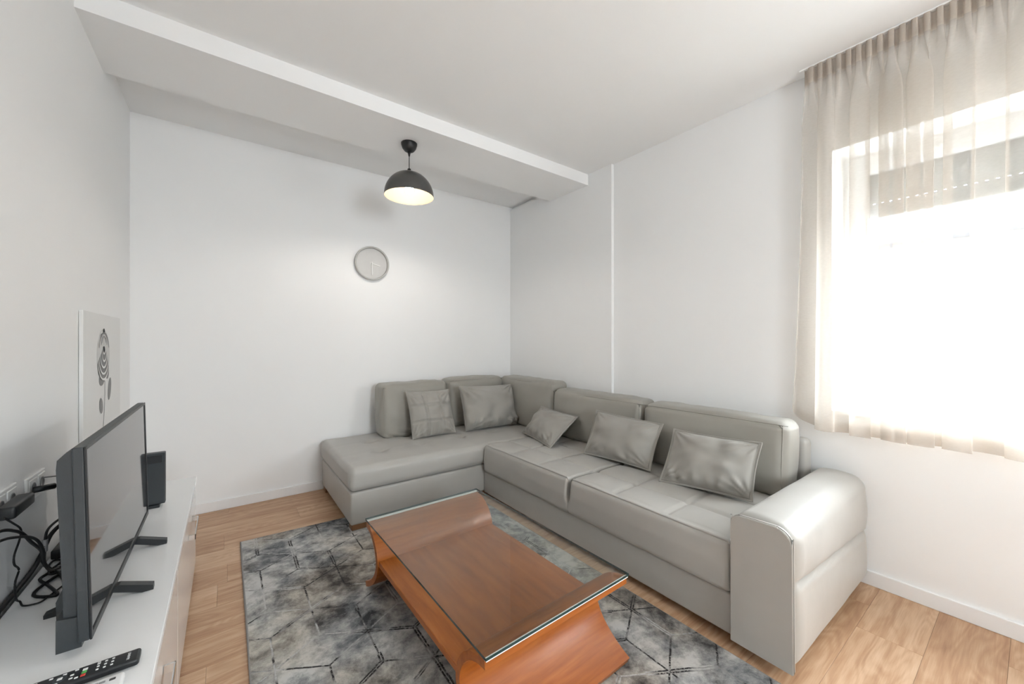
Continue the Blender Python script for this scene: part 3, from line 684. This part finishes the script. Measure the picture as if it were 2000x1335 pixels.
# ------------------------------------------------------------------ wall clock
ck = thing('wall_clock', 'round grey wall clock reading half past three', 'clock', (1.074, YB, 1.965))
lathe('rim', [(.140, .0), (.150, .004), (.153, .02), (.153, .036), (.149, .041), (.143, .041), (.139, .036), (.138, .018)], M['clock'], ck, 64, (0, 0, 0), 'y', True, False)
lathe('dial', [(.139, .004), (.139, .016), (.135, .018), (.0, .018)], M['clockface'], ck, 64, (0, 0, 0), 'y')
lathe('hub', [(.007, .018), (.007, .028), (.0, .029)], M['hand'], ck, 16, (0, 0, 0), 'y')
def hand(name, ang, L_, w, d):
    a = math.radians(ang); u = Vector((math.sin(a), 0, math.cos(a))); s = Vector((math.cos(a), 0, -math.sin(a))); q = [u * -.015 - s * w, u * L_ - s * w, u * L_ + s * w, u * -.015 + s * w]
    mesh(name, [p + Vector((0, -d, 0)) for p in q] + [p + Vector((0, -d - .0025, 0)) for p in q], [(0, 1, 2, 3), (7, 6, 5, 4), (0, 4, 5, 1), (1, 5, 6, 2), (2, 6, 7, 3), (3, 7, 4, 0)], M['hand'], ck)
hand('hour_hand', 103, .075, .004, .022); hand('minute_hand', 180, .105, .0035, .026)
# ------------------------------------------------------------------ pendant lamp
lp = thing('pendant_lamp', 'dark grey dome pendant lamp, lit, hanging from the ceiling beam', 'lamp', (1.06, 2.68, ZB))
lathe('canopy', [(.056, 0), (.055, -.012), (.048, -.035), (.034, -.053), (.018, -.062), (.0, -.063)], M['lampblack'], lp, 40)
lathe('cord_grip', [(.012, -.060), (.008, -.078), (.005, -.092), (0, -.092)], M['lampblack'], lp, 20)
tube('cord', [(0, 0, -.08), (0, 0, -.20)], .0032, M['lampblack'], lp, 1, 10)
R_, zt = .172, -.205
dome = [(.004, zt)] + [(R_ * math.sin(math.radians(a)), zt - .172 * (1 - math.cos(math.radians(a)))) for a in range(4, 91, 4)] + [(R_, zt - .176)]
lathe('shade', dome, M['lampout'], lp, 72, caps=False)
inner = [(max(.001, r - .0025), z - .0025) for r, z in dome[:-1]] + [(R_ - .0005, zt - .1765)]
lathe('shade_lining', inner, M['lining'], lp, 72, caps=False)
lathe('shade_cap', [(.012, zt + .022), (.012, zt + .006), (.020, zt + .0015), (.020, zt - .003)], M['lampblack'], lp, 24)
lathe('lamp_holder', [(.018, zt - .01), (.020, zt - .05), (.016, zt - .075), (0, zt - .075)], M['lampblack'], lp, 24)
zb = zt - .128
lathe('bulb', [(.013, zb + .055)] + [(.030 * math.sin(math.radians(a)) , zb + .030 * math.cos(math.radians(a))) for a in range(30, 180, 12)] + [(0, zb - .030)], M['bulb'], lp, 28)
# ------------------------------------------------------------------ curtain and rail
tag(bx('curtain_rail', (2.59, -2.08, 2.762), (2.618, .80, ZC), M['trim'], None, .002), 'slim white curtain track fixed to the ceiling above the window', 'curtain rail')
cu = thing('sheer_curtain', 'sheer beige linen curtain with pleated heading across the window', 'curtain', (2.605, -.35, .77))
Ly, Ya = 2.80, .775; ZT, ZBt = 2.7612, .772
def cpt(s, z, dx=0):
    """s metres along the rail, z height"""
    t = max(0, min(1, (ZT - z) / (ZT - ZBt))); e = min(1, max(0, (t - .03) / .13)); e = e * e * (3 - 2 * e)
    ph = 2 * math.pi * (s / .128 + .42 * noise.noise(Vector((s * 2.9, 0, 4))) + .30 * t * noise.noise(Vector((s * 4.1, 3, 1))))
    A = (.030 + .016 * noise.noise(Vector((s * 4.3, 7, 2)))) * e; Bq = (.027 + .016 * noise.noise(Vector((s * 3.7, 1, 9)))) * e
    ph2 = 2 * math.pi * s * 25
    x = A * math.sin(ph) + .012 * (1 - e) * math.sin(ph2) + .008 * e * math.sin(ph * 2.37 + 1) + .006 * e * noise.noise(Vector((s * 9, z * 1.5, 5)))
    y = Bq * math.sin(2 * ph + .6) + .0055 * (1 - e) * math.sin(2 * ph2) + .010 * t * noise.noise(Vector((s * 2, z, 8)))
    edge = math.exp(-s / .06)
    y += .06 * edge * t * t; x += .03 * edge * t
    return Vector((2.60 + x + dx, Ya - s + y, z)) - cu.location
def csheet(name, za, zb, nz, m, dx=0):
    ns = 1400; vs = []; fs = []
    for j in range(nz + 1):
        for i in range(ns + 1):
            s = Ly * i / ns; zz = za + (zb - za) * j / nz
            lift = .11 * math.exp(-s / .022) * max(0, (1.2 - zz) / .45) if zz < 1.2 else 0
            p = cpt(s, zz + lift, dx); p.z += .004 * noise.noise(Vector((s * 6, 0, 3))) * (1 if zz < 1 else 0); vs.append(p)
    for j in range(nz):
        for i in range(ns): a = j * (ns + 1) + i; fs.append((a, a + 1, a + ns + 2, a + ns + 1))
    return mesh(name, vs, fs, m, cu, True)
csheet('fabric', ZT, ZBt, 60, M['sheer'])
csheet('pleated_heading', ZT, ZT - .085, 8, M['sheerhem'], -.002)
csheet('hem', ZBt + .055, ZBt - .001, 3, M['sheer'], -.0025)
